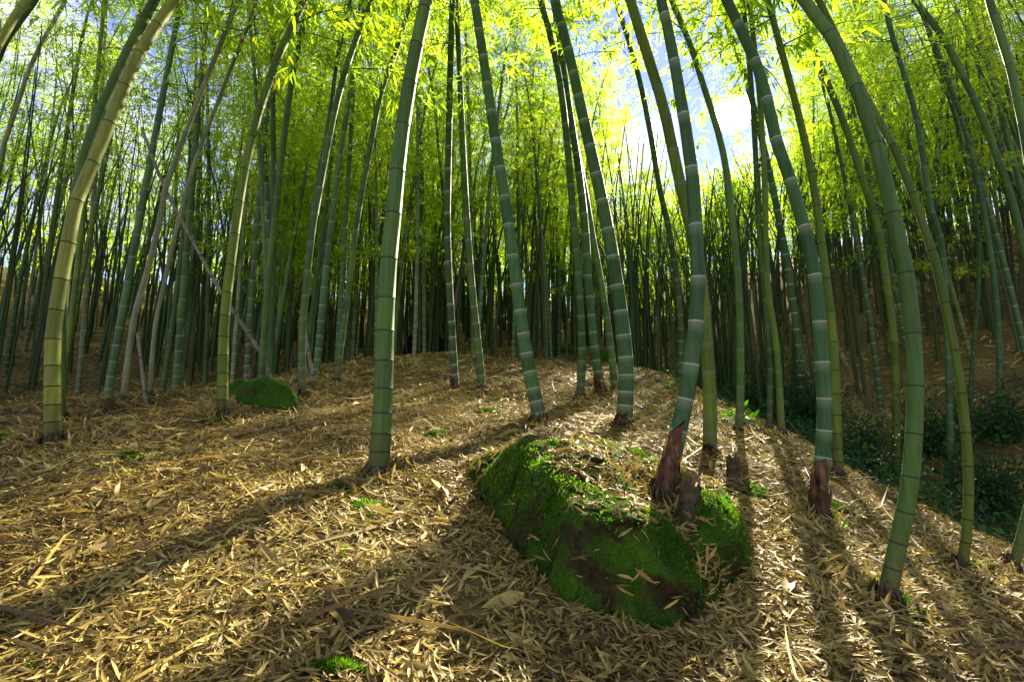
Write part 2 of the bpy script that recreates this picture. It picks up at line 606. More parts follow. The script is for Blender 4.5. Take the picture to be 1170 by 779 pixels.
def crown_mesh(name, cv, nodes, rng, start, leaves_per_branch, leaf_len=0.13, reach=1.25, thin=0.0):
    """Twigs and drooping leaves growing in pairs from the upper nodes of a culm."""
    qs = [q for q in nodes if q > start]
    LV, LF, TV, TF, tint, n0 = [], [], [], [], [], 0
    P0, D, LEN = [], [], []
    az = rng.uniform(0, 6.28)
    for k, q in enumerate(qs):
        u = (q - start) / (cv.L - start)
        az += math.pi + rng.normal(0, 0.5)
        ln = reach * (0.45 + 0.85 * math.sin(math.pi * min(1, 0.18 + 0.80 * u))) * rng.uniform(0.55, 1.2)
        for b in (-1, 1):
            if rng.random() < thin:
                continue
            a2 = az + b * 0.45
            P0.append(cv.at(q))
            D.append((math.cos(a2), math.sin(a2), rng.uniform(0.15, 0.75)))
            LEN.append(ln * (1.0 if b < 0 else 0.72))
    P0 = np.array(P0)
    D = unit(np.array(D))
    LEN = np.array(LEN)
    nb = len(P0)

    def along(i, s):
        return P0[i] + D[i] * (LEN[i] * s)[:, None] - np.array([0, 0, 1.0]) * (0.42 * LEN[i] * s * s)[:, None]

    # twigs: three-sided tapering tubes, four stations each
    ss = np.array([0, .35, .7, 1.0])
    idx = np.repeat(np.arange(nb), 4)
    C = along(idx, np.tile(ss, nb))
    rr = np.tile(np.array([.008, .006, .004, .0015]), nb)
    side = unit(np.cross(D, (0, 0, 1.0)))[idx]
    up = np.cross(side, D[idx])
    for k in range(3):
        a = 2 * np.pi * k / 3
        TV.append(C + rr[:, None] * (math.cos(a) * side + math.sin(a) * up))
    TV = np.stack(TV, 1).reshape(-1, 3)
    for j in range(3):
        b0 = (np.arange(nb)[:, None] * 4 + j) * 3
        for k in range(3):
            k2 = (k + 1) % 3
            TF.append(np.concatenate([b0 + k, b0 + k2, b0 + 3 + k2, b0 + 3 + k], 1))
    TF = np.concatenate(TF)
    # leaves in small sprays
    nspray = nb * max(1, leaves_per_branch // 6)
    bi = rng.integers(0, nb, nspray)
    s = 1 - rng.random(nspray) ** 1.4 * 0.85
    sp = along(bi, s) + rng.normal(0, 1, (nspray, 3)) * (0.05 + 0.13 * LEN[bi] * s)[:, None] * np.array([1, 1, .7])
    sd = unit(D[bi] * np.array([1, 1, .2]) + rng.normal(0, .6, (nspray, 3)) - np.array([0, 0, .45]))
    n = nspray * 6
    li = np.repeat(np.arange(nspray), 6)
    c = sp[li] + rng.normal(0, .035, (n, 3))
    d = unit(sd[li] + rng.normal(0, .55, (n, 3)) - np.array([0, 0, .15]))
    nrm = rng.normal(0, .5, (n, 3)) + np.array([0, 0, 1.0])
    w = unit(np.cross(d, nrm))
    nn = np.cross(w, d)
    ln = leaf_len * rng.uniform(0.65, 1.25, n)
    wd = ln * rng.uniform(.15, .22, n)
    v0 = c
    mid = c + d * (ln * .42)[:, None] - nn * (ln * 0.02)[:, None]
    tip = c + d * ln[:, None] - np.array([0, 0, 1.0]) * (ln * .12)[:, None]
    LVv = np.stack([v0, mid + w * (wd * .5)[:, None], tip, mid - w * (wd * .5)[:, None]], 1).reshape(-1, 3)
    q = np.arange(n)[:, None] * 4
    LFf = np.concatenate([np.concatenate([q, q + 1, q + 2], 1), np.concatenate([q, q + 2, q + 3], 1)])
    tn = np.clip(np.repeat(rng.beta(2, 2.5, nspray), 6) * .8 + rng.random(n) * .3, 0, 1)
    V = np.vstack([TV, LVv])
    F3 = LFf + len(TV)
    return mesh_from(name, V, [TF, F3], [M['culm'], M['leaf']],
                     {'tint': np.concatenate([np.zeros(len(TV)), np.repeat(tn, 4)])},
                     np.concatenate([np.zeros(len(TF)), np.ones(len(F3))]))


# ------------------------------------------------------------------ ground
def axis(lo, hi, core_lo, core_hi, fine, grow=1.12):
    mid = list(np.arange(core_lo, core_hi + 1e-6, fine))
    a, st = core_lo, fine
    left = []
    while a > lo:
        st *= grow
        a -= st
        left.append(a)
    b, st = core_hi, fine
    right = []
    while b < hi:
        st *= grow
        b += st
        right.append(b)
    return np.array(left[::-1] + mid + right)


gx = axis(-160, 160, -5, 5, 0.06)
gy = axis(-60, 200, 0.4, 10, 0.06)
GX, GY = np.meshgrid(gx, gy)
GZ = terrain(GX, GY)
GZ = GZ - 0.10 * (poly_sd(GX, GY, ROCK_POLY) > 0.10)
nx, ny = len(gx), len(gy)
I = (np.arange(ny - 1)[:, None] * nx + np.arange(nx - 1)[None, :])
F = np.stack([I, I + 1, I + nx + 1, I + nx], -1).reshape(-1, 4)
g = link('forest_floor', mesh_from('forest_floor', np.stack([GX, GY, GZ], -1).reshape(-1, 3), [F], [M['soil']], smooth=True))
tag(g, 'litter covered hillside spur dropping to a gully on the right', 'ground', kind='structure')

# ------------------------------------------------------------------ the big boulder
rx = np.arange(-.42, 1.24, 0.0125)
ry = np.arange(1.6, 3.95, 0.0125)
RX, RY = np.meshgrid(rx, ry)
rise = rock_rise(RX, RY)
RZ = terrain(RX, RY) + rise
nx, ny = len(rx), len(ry)
I = (np.arange(ny - 1)[:, None] * nx + np.arange(nx - 1)[None, :])
F = np.stack([I, I + 1, I + nx + 1, I + nx], -1).reshape(-1, 4)
V = np.stack([RX, RY, RZ], -1).reshape(-1, 3)
keep = (rise.ravel()[F] > -0.11).any(axis=1)
F = F[keep]
used = np.unique(F)
remap = np.full(len(V), -1)
remap[used] = np.arange(len(used))
V = V[used]
# let the front face belly out a little and roughen it, so that it reads as stone and not as a mound
V[:, 1] += 0.012 * np.sin(23 * V[:, 0] + 19 * V[:, 2])
from mathutils import noise as mnoise
for q in V:
    f = mnoise.fractal(Vector(q) * 5.0, 0.9, 2.1, 6)
    h = mnoise.cell(Vector((q[0] * 6 + .7 * f, q[1] * 6, q[2] * 9 + .5 * f)))
    rdg = mnoise.ridged_multi_fractal(Vector(q) * 3.2 + Vector((3, 1, 7)), 0.8, 2.2, 5, 1.0, 2.0)
    q[1] -= 0.040 * f + 0.024 * h - 0.022 * (rdg - 1)
    q[2] += 0.030 * f - 0.010 * (rdg - 1)
V[:, 0] += 0.010 * np.sin(29 * V[:, 1] + 31 * V[:, 2])
boulder = thing('mossy_boulder', 'large dark boulder with bright green moss and dead leaves on its sloping top', 'boulder', (.4, 2.4, float(terrain(.4, 2.4))))
org = np.array(boulder.location)
link('rock', mesh_from('rock', V - org, [remap[F]], [M['rock']], smooth=True), boulder)


def blade_mesh(name, base, hgt, rng, m, wid=0.10, lean=0.5):
    n = len(base)
    d = unit(np.concatenate([rng.normal(0, lean, (n, 2)), np.ones((n, 1))], 1))
    w = unit(np.cross(d, rng.normal(0, 1, (n, 3))))
    hh = hgt * rng.uniform(.5, 1.2, n)
    ww = hh * wid
    V = np.stack([base - w * ww[:, None], base + w * ww[:, None], base + d * hh[:, None] + rng.normal(0, .12, (n, 3)) * hh[:, None]], 1).reshape(-1, 3)
    F = np.arange(3 * n).reshape(-1, 3)
    patch = .28 * np.sin(9 * base[:, 0] + 3 * np.sin(7 * base[:, 1])) * np.cos(8 * base[:, 1] + 5 * base[:, 2])
    return mesh_from(name, V, [F], [m], {'tint': np.repeat(np.clip(rng.beta(1.6, 2.2, n) + patch, 0, 1), 3)})


def moss_mask(x, y):
    v = np.sin(5.1 * x + 2.2 * np.sin(3.3 * y)) * np.cos(4.4 * y + 1.7 * np.sin(4.1 * x)) + 0.5 * np.sin(13 * x + 9 * y) * np.cos(12 * y - 8 * x)
    return v


bx = RNG.uniform(-.3, 1.1, 420000)
by = RNG.uniform(1.75, 3.9, 420000)
rr = rock_rise(bx, by)
e = 0.01
slope = np.hypot((rock_rise(bx + e, by) - rr) / e, (rock_rise(bx, by + e) - rr) / e)
gro = seg_dist(bx, by, (.45, 2.75), (.74, 2.0))[0]
pm = moss_mask(bx, by)
prob = np.where(slope > 0.55, np.clip(pm * .75 + .6, 0, 1) * np.clip((rr - .01) / .10, 0, 1), np.clip(pm * 1.0 + .05, 0, 1)) * (gro > .075) * (rr > .015)
ok = RNG.random(len(bx)) < prob * 0.75
bz = terrain(bx[ok], by[ok]) + rr[ok] + RNG.uniform(-.01, .012, ok.sum())
by[ok] -= RNG.uniform(0, .05, ok.sum()) * (slope[ok] > .55)
o = link('moss', blade_mesh('moss', np.stack([bx[ok], by[ok], bz], 1) - org, 0.014, RNG, M['moss_blade'], 0.2, 0.9), boulder)
o['kind'] = 'stuff'


# ------------------------------------------------------------------ leaf litter over the slope
def damp(x, y):
    return np.sin(1.7 * x + 1.2 * np.sin(1.9 * y)) * np.cos(2.1 * y + 1.5 * np.sin(1.3 * x)) + .5 * np.sin(5.2 * x - 3.1 * y) * np.cos(4.7 * y + 2 * x)


def litter_mesh(name, x, y, length, wratio, rng, lift=0.0, pitch=0.28, tint=None):
    n = len(x)
    z = ground(x, y)
    e = 0.02
    nx_ = -(ground(x + e, y) - z) / e
    ny_ = -(ground(x, y + e) - z) / e
    nrm = unit(np.stack([nx_, ny_, np.ones(n)], 1))
    a = rng.uniform(0, 2 * np.pi, n)
    d = np.stack([np.cos(a), np.sin(a), np.zeros(n)], 1)
    d = unit(d - nrm * (d * nrm).sum(1, keepdims=True) + nrm * rng.normal(0, pitch, (n, 1)))
    nn = unit(nrm + rng.normal(0, .38, (n, 3)))
    w = unit(np.cross(d, nn))
    up = np.cross(w, d)
    up = up * np.sign(up[:, 2:3])
    c = np.stack([x, y, z], 1) + nrm * (rng.random((n, 1)) ** 1.5 * 0.03 + 0.004 + lift)
    ln = length[:, None]
    wd = ln * wratio[:, None] * .5
    curl = rng.normal(0.02, .09, (n, 1)) * ln
    cup = wd * rng.uniform(.1, .55, (n, 1))
    P = []
    for f, wf in ((-.5, 0.12), (-.2, 1.0), (.18, .8)):
        q = c + d * ln * f + up * curl * (f * f * 4)
        P += [q - w * wd * wf + up * cup * wf, q, q + w * wd * wf + up * cup * wf]
    P.append(c + d * ln * .5 + up * curl)
    V = np.stack(P, 1).reshape(-1, 3)
    b = np.arange(n)[:, None] * 10
    Q = np.concatenate([np.concatenate([b + i, b + i + 1, b + i + 4, b + i + 3], 1) for i in (0, 1, 3, 4)])
    T = np.concatenate([np.concatenate([b + 6, b + 7, b + 9], 1), np.concatenate([b + 7, b + 8, b + 9], 1)])
    if tint is None:
        tint = np.clip(rng.beta(2.0, 2.0, n) + .20 * damp(x, y), 0, 1)
    return mesh_from(name, V, [Q, T], [M['litter']], {'tint': np.repeat(tint, 10)})


def scatter(n, y0, y1, spread, rng, power=1.0):
    y = y0 + (y1 - y0) * rng.random(n) ** power
    x = (rng.random(n) * 2 - 1) * (spread * y + .7)
    return x, y


def thin_on_rock(x, y, rng):
    rr = rock_rise(x, y)
    e = 0.01
    sl_ = np.hypot((rock_rise(x + e, y) - rr) / e, (rock_rise(x, y + e) - rr) / e)
    gro = seg_dist(x, y, (.45, 2.75), (.74, 2.0))[0]
    pm = moss_mask(x, y)
    pr = np.where(rr > 0.01, np.where(sl_ > .62, .09, np.clip(.75 - .75 * pm, .12, 1)), 1.0)
    pr = np.where((rr > 0) & (gro < .09), 1.0, pr)
    return rng.random(len(x)) < pr


parts_x, parts_y, parts_l, parts_w = [], [], [], []
for n, y0, y1, l0, l1, pw in ((90000, .55, 3.2, .028, .074, .8), (66000, 2.4, 7.0, .04, .105, .9), (46000, 5.5, 18.0, .08, .20, 1.0)):
    x, y = scatter(n, y0, y1, 1.05, RNG, pw)
    k = thin_on_rock(x, y, RNG) & (RNG.random(len(x)) < np.clip(.72 + .55 * damp(x * 1.6 + 3, y * 1.6), .5, 1))
    x, y = x[k], y[k]
    parts_x.append(x)
    parts_y.append(y)
    parts_l.append(l0 + (l1 * 1.25 - l0) * RNG.random(len(x)) ** 1.7)
    parts_w.append(RNG.uniform(.095, .175, len(x)))
lit = link('leaf_litter', litter_mesh('leaf_litter', np.concatenate(parts_x), np.concatenate(parts_y), np.concatenate(parts_l), np.concatenate(parts_w), RNG))
tag(lit, 'golden brown fallen bamboo leaves carpeting the slope', 'leaf litter', kind='stuff')
x, y = scatter(800, 1.6, 6.5, 1.0, RNG, .9)
k = poly_sd(x, y, ROCK_POLY) < -.12
x, y = x[k], y[k]
sh = link('sheath_litter', litter_mesh('sheath_litter', x, y, RNG.uniform(.10, .20, len(x)), RNG.uniform(.14, .24, len(x)), RNG, .012, .10, np.clip(RNG.beta(1.6, 2.2, len(x)), 0, 1)))
tag(sh, 'broad dry culm sheaths scattered among the fallen leaves', 'leaf litter', kind='stuff')
x, y = scatter(900, .7, 8, 1.0, RNG, .9)
k = poly_sd(x, y, ROCK_POLY) < -.3
x, y = x[k], y[k]
tw = link('twig_litter', litter_mesh('twig_litter', x, y, RNG.uniform(.2, .8, len(x)), RNG.uniform(.010, .022, len(x)), RNG, .02, .06, np.clip(RNG.beta(2, 3, len(x)), 0, 1)))
tag(tw, 'thin dry twigs scattered over the fallen leaves', 'twigs', kind='stuff')

# ------------------------------------------------------------------ bamboo traced one by one
GREEN, TEAL, OLIVE, PALE, TAN, DARK = (.050, .105, .018), (.036, .092, .026), (.074, .122, .010), (.14, .165, .075), (.155, .185, .028), (.032, .068, .014)
# (label, tone, ring whiteness, pixel line of the culm base first, widths base/top in pixels, sheath height, first gap)
CULMS = [
    ('thick golden bamboo sunlit down one side, foremost culm at the left edge of the clearing', TAN, .0,
     [(60, 508), (60, 414), (64, 356), (81, 260), (90, 223), (115, 166), (142, 100), (165, 50), (200, 0)], 22, 15, 0),
    ('greenish bamboo leaning right close behind the thick golden culm at the left edge', GREEN, .1,
     [(68, 484), (69, 400), (72, 340), (79, 270), (84, 231), (98, 173), (115, 127), (150, 50), (177, 0)], 14, 13, 0),
    ('yellowish bamboo leaning steeply across the top left corner of the picture', TAN, .2,
     [(-78, 520), (-66, 330), (-40, 160), (0, 46), (31, 0)], 13, 12, 0),
    ('dark slim bamboo leaning beside the yellowish culm in the top left corner', DARK, .2,
     [(-66, 500), (-50, 330), (-28, 170), (0, 62), (42, 0)], 8, 7, 0),
    ('slim pale bamboo leaning right in the sky gap behind the left edge', PALE, .2,
     [(-22, 470), (-12, 300), (0, 185), (15, 135), (38, 69), (71, 8)], 7, 6, 0),
    ('pale grey bamboo leaning right, the thicker of two pale culms left of the mossy stone', PALE, .5,
     [(140, 462), (146, 414), (154, 360), (166, 318), (181, 260), (189, 216), (210, 158), (246, 65), (266, 15)], 9, 6, 0),
    ('thin pale bamboo leaning right, the slighter of two pale culms left of the mossy stone', PALE, .3,
     [(171, 456), (177, 375), (189, 318), (201, 264), (223, 185), (254, 104), (277, 46)], 6, 5, 0),
    ('olive bamboo with a mossy foot standing just left of the rounded mossy stone', OLIVE, .0,
     [(254, 476), (256, 375), (264, 298), (277, 208), (290, 148), (305, 100), (321, 58), (348, 0)], 14, 9, 0),
    ('slim bamboo rising straight behind the rounded mossy stone', GREEN, .3,
     [(298, 440), (305, 337), (313, 260), (325, 154), (336, 77), (353, 0)], 9, 7, 0),
    ('bamboo with a rusty brown foot standing just right of the rounded mossy stone', GREEN, .4,
     [(347, 456), (345, 418), (346, 375), (350, 325), (357, 260), (361, 239), (373, 173), (386, 112), (405, 50), (426, 0)], 10, 7, .18),
    ('thin bamboo crossing close behind the culm with the rusty foot', DARK, .4,
     [(341, 440), (350, 330), (356, 250), (367, 185), (377, 131), (386, 65), (401, 0)], 6, 5, 0),
    ('slim straight bamboo standing a little left of the thick central culm', GREEN, .4,
     [(384, 438), (392, 375), (400, 318), (404, 282), (409, 246), (423, 169), (436, 104), (454, 54), (470, 0)], 8, 6, 0),
    ('thickest bamboo, a green culm with dark node rings rising left of centre', GREEN, .05,
     [(432, 545), (438, 452), (440, 375), (444, 300), (449, 250), (457, 166), (471, 77), (487, 0)], 25, 15, 0),
    ('dark green upright bamboo with a brown sheathed foot, right of the thickest culm', DARK, .7,
     [(520, 446), (519, 422), (514, 337), (511, 260), (512, 193), (514, 96), (517, 0)], 9, 7, .22),
    ('upright bamboo standing bare at its foot beside the dark culm with the sheathed foot', GREEN, .5,
     [(550, 447), (548, 414), (540, 337), (535, 275), (529, 173), (525, 77), (521, 0)], 10, 6, 0),
    ('white ringed bamboo leaning left, growing at the upper left corner of the boulder', TEAL, .9,
     [(617, 482), (611, 452), (603, 414), (593, 348), (585, 285), (575, 216), (565, 154), (554, 77), (542, 0)], 17, 10, .07),
    ('dark bamboo without brown sheath, left of three culms in the middle distance', DARK, .4,
     [(663, 455), (665, 395), (661, 318), (656, 262), (649, 173), (640, 96), (628, 38), (617, 0)], 10, 7, 0),
    ('white ringed bamboo with long brown foot, centre of three culms in the middle distance', TEAL, .7,
     [(687, 451), (679, 395), (672, 318), (669, 265), (661, 193), (649, 116), (640, 50), (632, 0)], 11, 7, .35),
    ('slim bamboo with brown foot, right of three culms in the middle distance', GREEN, .5,
     [(703, 450), (696, 383), (686, 318), (678, 275), (668, 215), (655, 150), (642, 80), (636, 0)], 9, 5, .2),
    ('tall white ringed bamboo with a spread brown foot at the back of the boulder', TEAL, .9,
     [(713, 488), (715, 450), (715, 414), (709, 356), (699, 288), (684, 212), (668, 142), (651, 65), (634, 0)], 20, 11, .16),
    ('thick white ringed bamboo wrapped in a long rusty sheath, growing out of the boulder', TEAL, .95,
     [(757, 570), (772, 506), (784, 452), (791, 406), (796, 356), (797, 298), (790, 193), (778, 115), (765, 42), (755, 0)], 23, 12, .44),
    ('mossy green bamboo just behind the culm wrapped in the long rusty sheath', OLIVE, .3,
     [(811, 523), (811, 450), (806, 375), (798, 300), (782, 231), (770, 177), (757, 119), (738, 58), (720, 0)], 17, 12, .16),
    ('slim bamboo leaning left of the two thick culms on the boulder', DARK, .4,
     [(778, 440), (777, 360), (767, 277), (753, 212), (742, 146), (726, 73), (703, 0)], 8, 6, 0),
    ('slim grey green bamboo rising straight beneath the sun', GREEN, .3,
     [(844, 497), (846, 452), (846, 395), (844, 329), (838, 265), (826, 173), (803, 96), (788, 50), (767, 0)], 10, 7, .1),
    ('thick white ringed bamboo with a curling rusty sheath at its foot, right of the sun', TEAL, .95,
     [(934, 592), (941, 506), (942, 460), (939, 406), (935, 352), (928, 298), (916, 250), (901, 200), (885, 154), (871, 92), (850, 42), (830, 0)], 21, 13, .44),
    ('dark ringed bamboo hugging the thick culm that has the curling rusty sheath', OLIVE, .0,
     [(958, 548), (955, 452), (951, 375), (943, 310), (930, 215), (916, 146), (899, 81), (877, 0)], 13, 8, 0),
    ('slim bamboo pair member with clean green foot, right of the culm beneath the sun', OLIVE, .3,
     [(893, 500), (891, 452), (887, 395), (878, 337), (875, 279), (874, 216), (871, 154), (866, 90), (856, 0)], 9, 6, 0),
    ('dark slim bamboo standing close left of its greener twin beyond the boulder', DARK, .3,
     [(879, 494), (880, 414), (874, 337), (868, 270), (864, 190), (860, 120), (853, 40), (848, 0)], 8, 6, 0),
    ('slim white ringed bamboo at the gully edge left of the curling rusty sheath', TEAL, .9,
     [(919, 490), (914, 414), (905, 337), (893, 268), (882, 210), (868, 150), (852, 90), (828, 20)], 10, 7, .06),
    ('thick dark ringed bamboo curving in the foreground, nearest culm of all', GREEN, .05,
     [(1013, 689), (1020, 649), (1029, 607), (1039, 557), (1044, 500), (1046, 437), (1043, 375), (1036, 318), (1026, 269), (1014, 216), (997, 154), (976, 96), (947, 38), (918, 0)], 25, 16, 0),
    ('olive bamboo with a brown collar low down, on the slope right of the nearest culm', OLIVE, .0,
     [(1098, 655), (1104, 614), (1107, 557), (1105, 510), (1099, 452), (1091, 402), (1080, 348), (1066, 290), (1039, 212), (1016, 158), (985, 104), (964, 58), (935, 0)], 14, 9, 0),
    ('smooth green bamboo bowing over the right edge in a long arc', GREEN, .2,
     [(1190, 560), (1190, 430), (1182, 340), (1168, 277), (1157, 231), (1141, 185), (1124, 139), (1101, 89), (1074, 38), (1044, 0)], 12, 9, 0),
    ('mossy ringed bamboo partly hidden behind the nearest culm', OLIVE, .1,
     [(1024, 548), (1024, 491), (1022, 395), (1014, 329), (1003, 260), (985, 204), (966, 146), (943, 89), (905, 0)], 11, 8, 0),
    ('thin blue green bamboo at the gully edge between nearest culm and olive collared culm', TEAL, .4,
     [(1083, 572), (1086, 510), (1084, 433), (1080, 318), (1074, 268), (1062, 231), (1047, 135), (1024, 58), (1009, 0)], 9, 7, 0),
    ('mossy bamboo foot leaning out of the picture at the lower right edge', GREEN, .1,
     [(1156, 655), (1166, 618), (1180, 560), (1192, 480), (1195, 380), (1185, 250), (1160, 100), (1130, 0)], 15, 11, 0),
    ('slim bamboo in shade on the far bank of the gully', TEAL, .3,
     [(1143, 478), (1142, 400), (1136, 320), (1122, 230), (1100, 140), (1070, 60), (1040, -20)], 9, 6, 0),
    ('thin dark bamboo leaning left on the far bank of the gully', DARK, .3,
     [(1108, 470), (1112, 400), (1118, 330), (1116, 250), (1098, 160), (1078, 90), (1048, 0)], 6, 5, 0),
]
near_bases = []
# spots of the slope that the low sun reaches: no crown of the grove grows across these beams
BEAMS = [(230, 585), (60, 590), (120, 585), (690, 520), (530, 610), (250, 705), (600, 425), (640, 402), (480, 690), (200, 510), (730, 540), (60, 690), (330, 645), (430, 730), (330, 520), (100, 535), (520, 470),
         (900, 640), (870, 570), (940, 540), (980, 600), (800, 740), (1080, 705), (760, 700), (850, 740), (890, 720)]
BEAM_P = [np.zeros(3)]
rngc = np.random.default_rng(21)


def curved_tip(p, tan, length, rng, droop=0.9):
    """Carry a culm on upward from its last traced point, its tip nodding over."""
    out = []
    n = 9
    step = length / n
    t = tan.copy()
    lean = unit(np.array([tan[0], tan[1], 0]) + rng.normal(0, .25, 3) * np.array([1, 1, 0]) + 1e-4)
    for i in range(n):
        u = (i + 1) / n
        t = unit(t + np.array([0, 0, 0.10]) * (u < .5) + (lean * .30 - np.array([0, 0, .16])) * droop * max(0, u - .45))
        p = p + t * step
        out.append(p.copy())
    return out


def sheath_mesh(name, cv, h, rng):
    """A torn, dried culm sheath wrapped round the foot: two overlapping curled strips with ragged tips."""
    VV, FF, n0 = [], [], 0
    for k in range(3):
        a0 = (1.75, .7, 2.6)[k] + rng.uniform(-.2, .2)
        span = (6.2, 4.5, 3.6)[k]
        hh = h * (1.0, .72, .5)[k] * rng.uniform(.9, 1.05)
        nu, nv = 15, 14
        u = np.linspace(-1, 1, nu)
        v = np.linspace(0, 1, nv)
        U, Vv = np.meshgrid(u, v)
        wd = np.clip(1 - Vv ** (5, 2.4, 2.4)[k], .06, 1) * (1 + .08 * np.sin(9 * Vv + k))
        ang = a0 + U * wd * span / 2
        side = np.clip((U * (1, -1, 1)[k] + .75) / 1.6, 0, 1)
        s = np.clip(Vv * hh * (1 - (.62 if k == 0 else .2) * side) * (1 - .12 * np.abs(U) * Vv) + (0.02 * rng.normal(0, 1, (nv, nu)) * Vv), 0, None)
        c = cv.at(s.ravel())
        T = cv.tan(s.ravel())
        A = unit(np.cross(T, np.array([0.13, 1, 0.05])))
        B = np.cross(T, A)
        peel = 1.03 + .04 * k + .12 * np.clip(np.abs(U) - .6, 0, 1) + .25 * Vv ** 4 + .03 * rng.normal(0, 1, (nv, nu)) + .18 * np.exp(-s / .04)
        r = cv.r(s.ravel()) * peel.ravel() + .002
        P = c + r[:, None] * (np.cos(ang.ravel())[:, None] * A + np.sin(ang.ravel())[:, None] * B)
        I = (np.arange(nv - 1)[:, None] * nu + np.arange(nu - 1)[None, :])
        FF.append(np.stack([I, I + 1, I + nu + 1, I + nu], -1).reshape(-1, 4) + n0)
        VV.append(P)
        n0 += len(P)
    return mesh_from(name, np.vstack(VV), [np.concatenate(FF)], [M['sheath']], smooth=True)


for label, tone, ringc, px, wb, wt, sheath in CULMS:
    b = hit(*px[0])
    if px[0][0] < 0 or px[0][0] > 1170:                  # foot outside the picture: a little way beyond its edge
        pass
    n = unit(np.array([b[0], b[1], 0]))
    pts = []
    for (u, v) in px:
        d = ray(u, v)
        pts.append(d * (b @ n) / (d @ n))
    pts = np.array(pts)
    pts[0] = b
    zc = pts @ CAMF
    ys = np.array([q[1] for q in px], float)
    wpx = wb + (wt - wb) * np.clip((ys[0] - ys) / (ys[0] - 0.0), 0, 1) ** 0.75
    # a wide lens draws round things wider away from its axis: undo that to get the real thickness
    img = np.array(px, float) - np.array([IW / 2, IH / 2])
    th = np.hypot(img[:, 0], img[:, 1]) / FPX
    dirs = np.gradient(np.array(px, float), axis=0)
    cr = np.abs(img[:, 0] * dirs[:, 1] - img[:, 1] * dirs[:, 0]) / np.maximum(np.hypot(img[:, 0], img[:, 1]) * np.hypot(dirs[:, 0], dirs[:, 1]), 1e-6)
    rad = wpx * zc / FPX / 2 / np.sqrt(1 + (cr * th) ** 2)
    seg = np.concatenate([[0], np.cumsum(np.linalg.norm(np.diff(pts, axis=0), axis=1))])
    tot = np.clip(rad[0] * 2 * 95, 8.0, 13.0)
    tip = curved_tip(pts[-1], unit(pts[-1] - pts[-2]), max(3.5, tot - seg[-1]), rngc)
    allp = np.vstack([pts[:1] - np.array([0, 0, .06]), pts, tip]) - b
    s_t = seg[-1] + np.cumsum([max(3.5, tot - seg[-1]) / 9] * 9)
    cv = Curve(allp, np.concatenate([[rad[0]], rad, np.linspace(rad[-1] * .96, .006, 9)]), np.concatenate([[0], seg + .06, s_t + .06]))
    root = thing('bamboo', label, 'bamboo', b)
    near_bases.append((b[0], b[1]))
    dist = float(b @ n)
    me, nodes = culm_mesh('culm', cv, 20 if dist < 6 else 12, rngc, True, 0.055 if ringc < .2 else 0.075, 0.29 if dist < 8 else .34, 1.0 if dist < 5 else 1.5,
                          foot_h=.38)
    o = link('culm', me, root)
    k = rngc.uniform(.88, 1.12)
    o.color = (tone[0] * k, tone[1] * k, tone[2] * k, ringc)
    start = max(cv.L * (.42 if dist < 6 else .52), seg[-1] * .8 if dist < 6 else 0)
    o2 = link('crown', crown_mesh('crown', cv, nodes, rngc, start, 90 if dist < 6 else 70, thin=.15 if px[0][0] > 300 else .5), root)
    o2.color = (.08, .12, .04, .3)
    if dist < 6.5:
        # the stubby roots that ring a culm's foot
        RV, RF = [], []
        for k in range(16):
            a = 6.283 * k / 16 + rngc.uniform(-.2, .2)
            o_ = np.array([math.cos(a), math.sin(a), 0])
            w_ = np.array([-o_[1], o_[0], 0])
            r_ = rad[0]
            p0, p1, p2 = o_ * r_ * .9 + np.array([0, 0, rngc.uniform(.05, .085)]), o_ * r_ * rngc.uniform(1.35, 1.6) + np.array([0, 0, .035]), o_ * r_ * rngc.uniform(1.5, 2.1) + np.array([0, 0, -.04])
            th_ = rngc.uniform(.006, .010)
            b0 = len(RV)
            for q_, tt in ((p0, th_), (p1, th_ * .85), (p2, th_ * .5)):
                for j in range(5):
                    RV.append(q_ + tt * (math.cos(1.257 * j) * w_ + math.sin(1.257 * j) * (o_ * .6 + np.array([0, 0, .8]))))
            for c_ in (0, 5):
                for j in range(5):
                    RF.append((b0 + c_ + j, b0 + c_ + (j + 1) % 5, b0 + c_ + 5 + (j + 1) % 5, b0 + c_ + 5 + j))
        link('root_collar', mesh_from('root_collar', np.array(RV), [np.array(RF)], [M['stump']], smooth=True), root)
    if sheath:
        link('sheath', sheath_mesh('sheath', cv, sheath, rngc), root)

hx, hy = [], []
for bx_, by_ in near_bases:
    if math.hypot(bx_, by_) < 7:
        n = 150
        a = rngc.uniform(0, 6.28, n)
        r_ = .07 + .16 * rngc.random(n) ** 1.6
        hx.append(bx_ + r_ * np.cos(a))
        hy.append(by_ + r_ * np.sin(a))
hx, hy = np.concatenate(hx), np.concatenate(hy)
hl = link('heaped_leaf_litter', litter_mesh('heaped_leaf_litter', hx, hy, rngc.uniform(.05, .11, len(hx)), rngc.uniform(.09, .16, len(hx)), rngc, .015, .7))
tag(hl, 'fallen leaves heaped round the feet of the nearer bamboos', 'leaf litter', kind='stuff')

# ------------------------------------------------------------------ the grove behind: kinds built once, then copied
PROTO = []
BEAM_P += [hit(*q) for q in BEAMS]
BEAM_P = np.array(BEAM_P)
SUNV = np.array(SUN_DIR)


def across_beam(x, y, z, h0, h1, lim):
    hs = np.linspace(h0, h1, 8)
    for j, b in enumerate(BEAM_P):
        t = (z + hs - b[2]) / SUNV[2]
        d = np.hypot(b[0] + SUNV[0] * t - x, b[1] + SUNV[1] * t - y)
        if d.min() < ((lim if j > len(BEAMS) - 9 else lim * .68) if j else lim * .5):
            return True
    return False


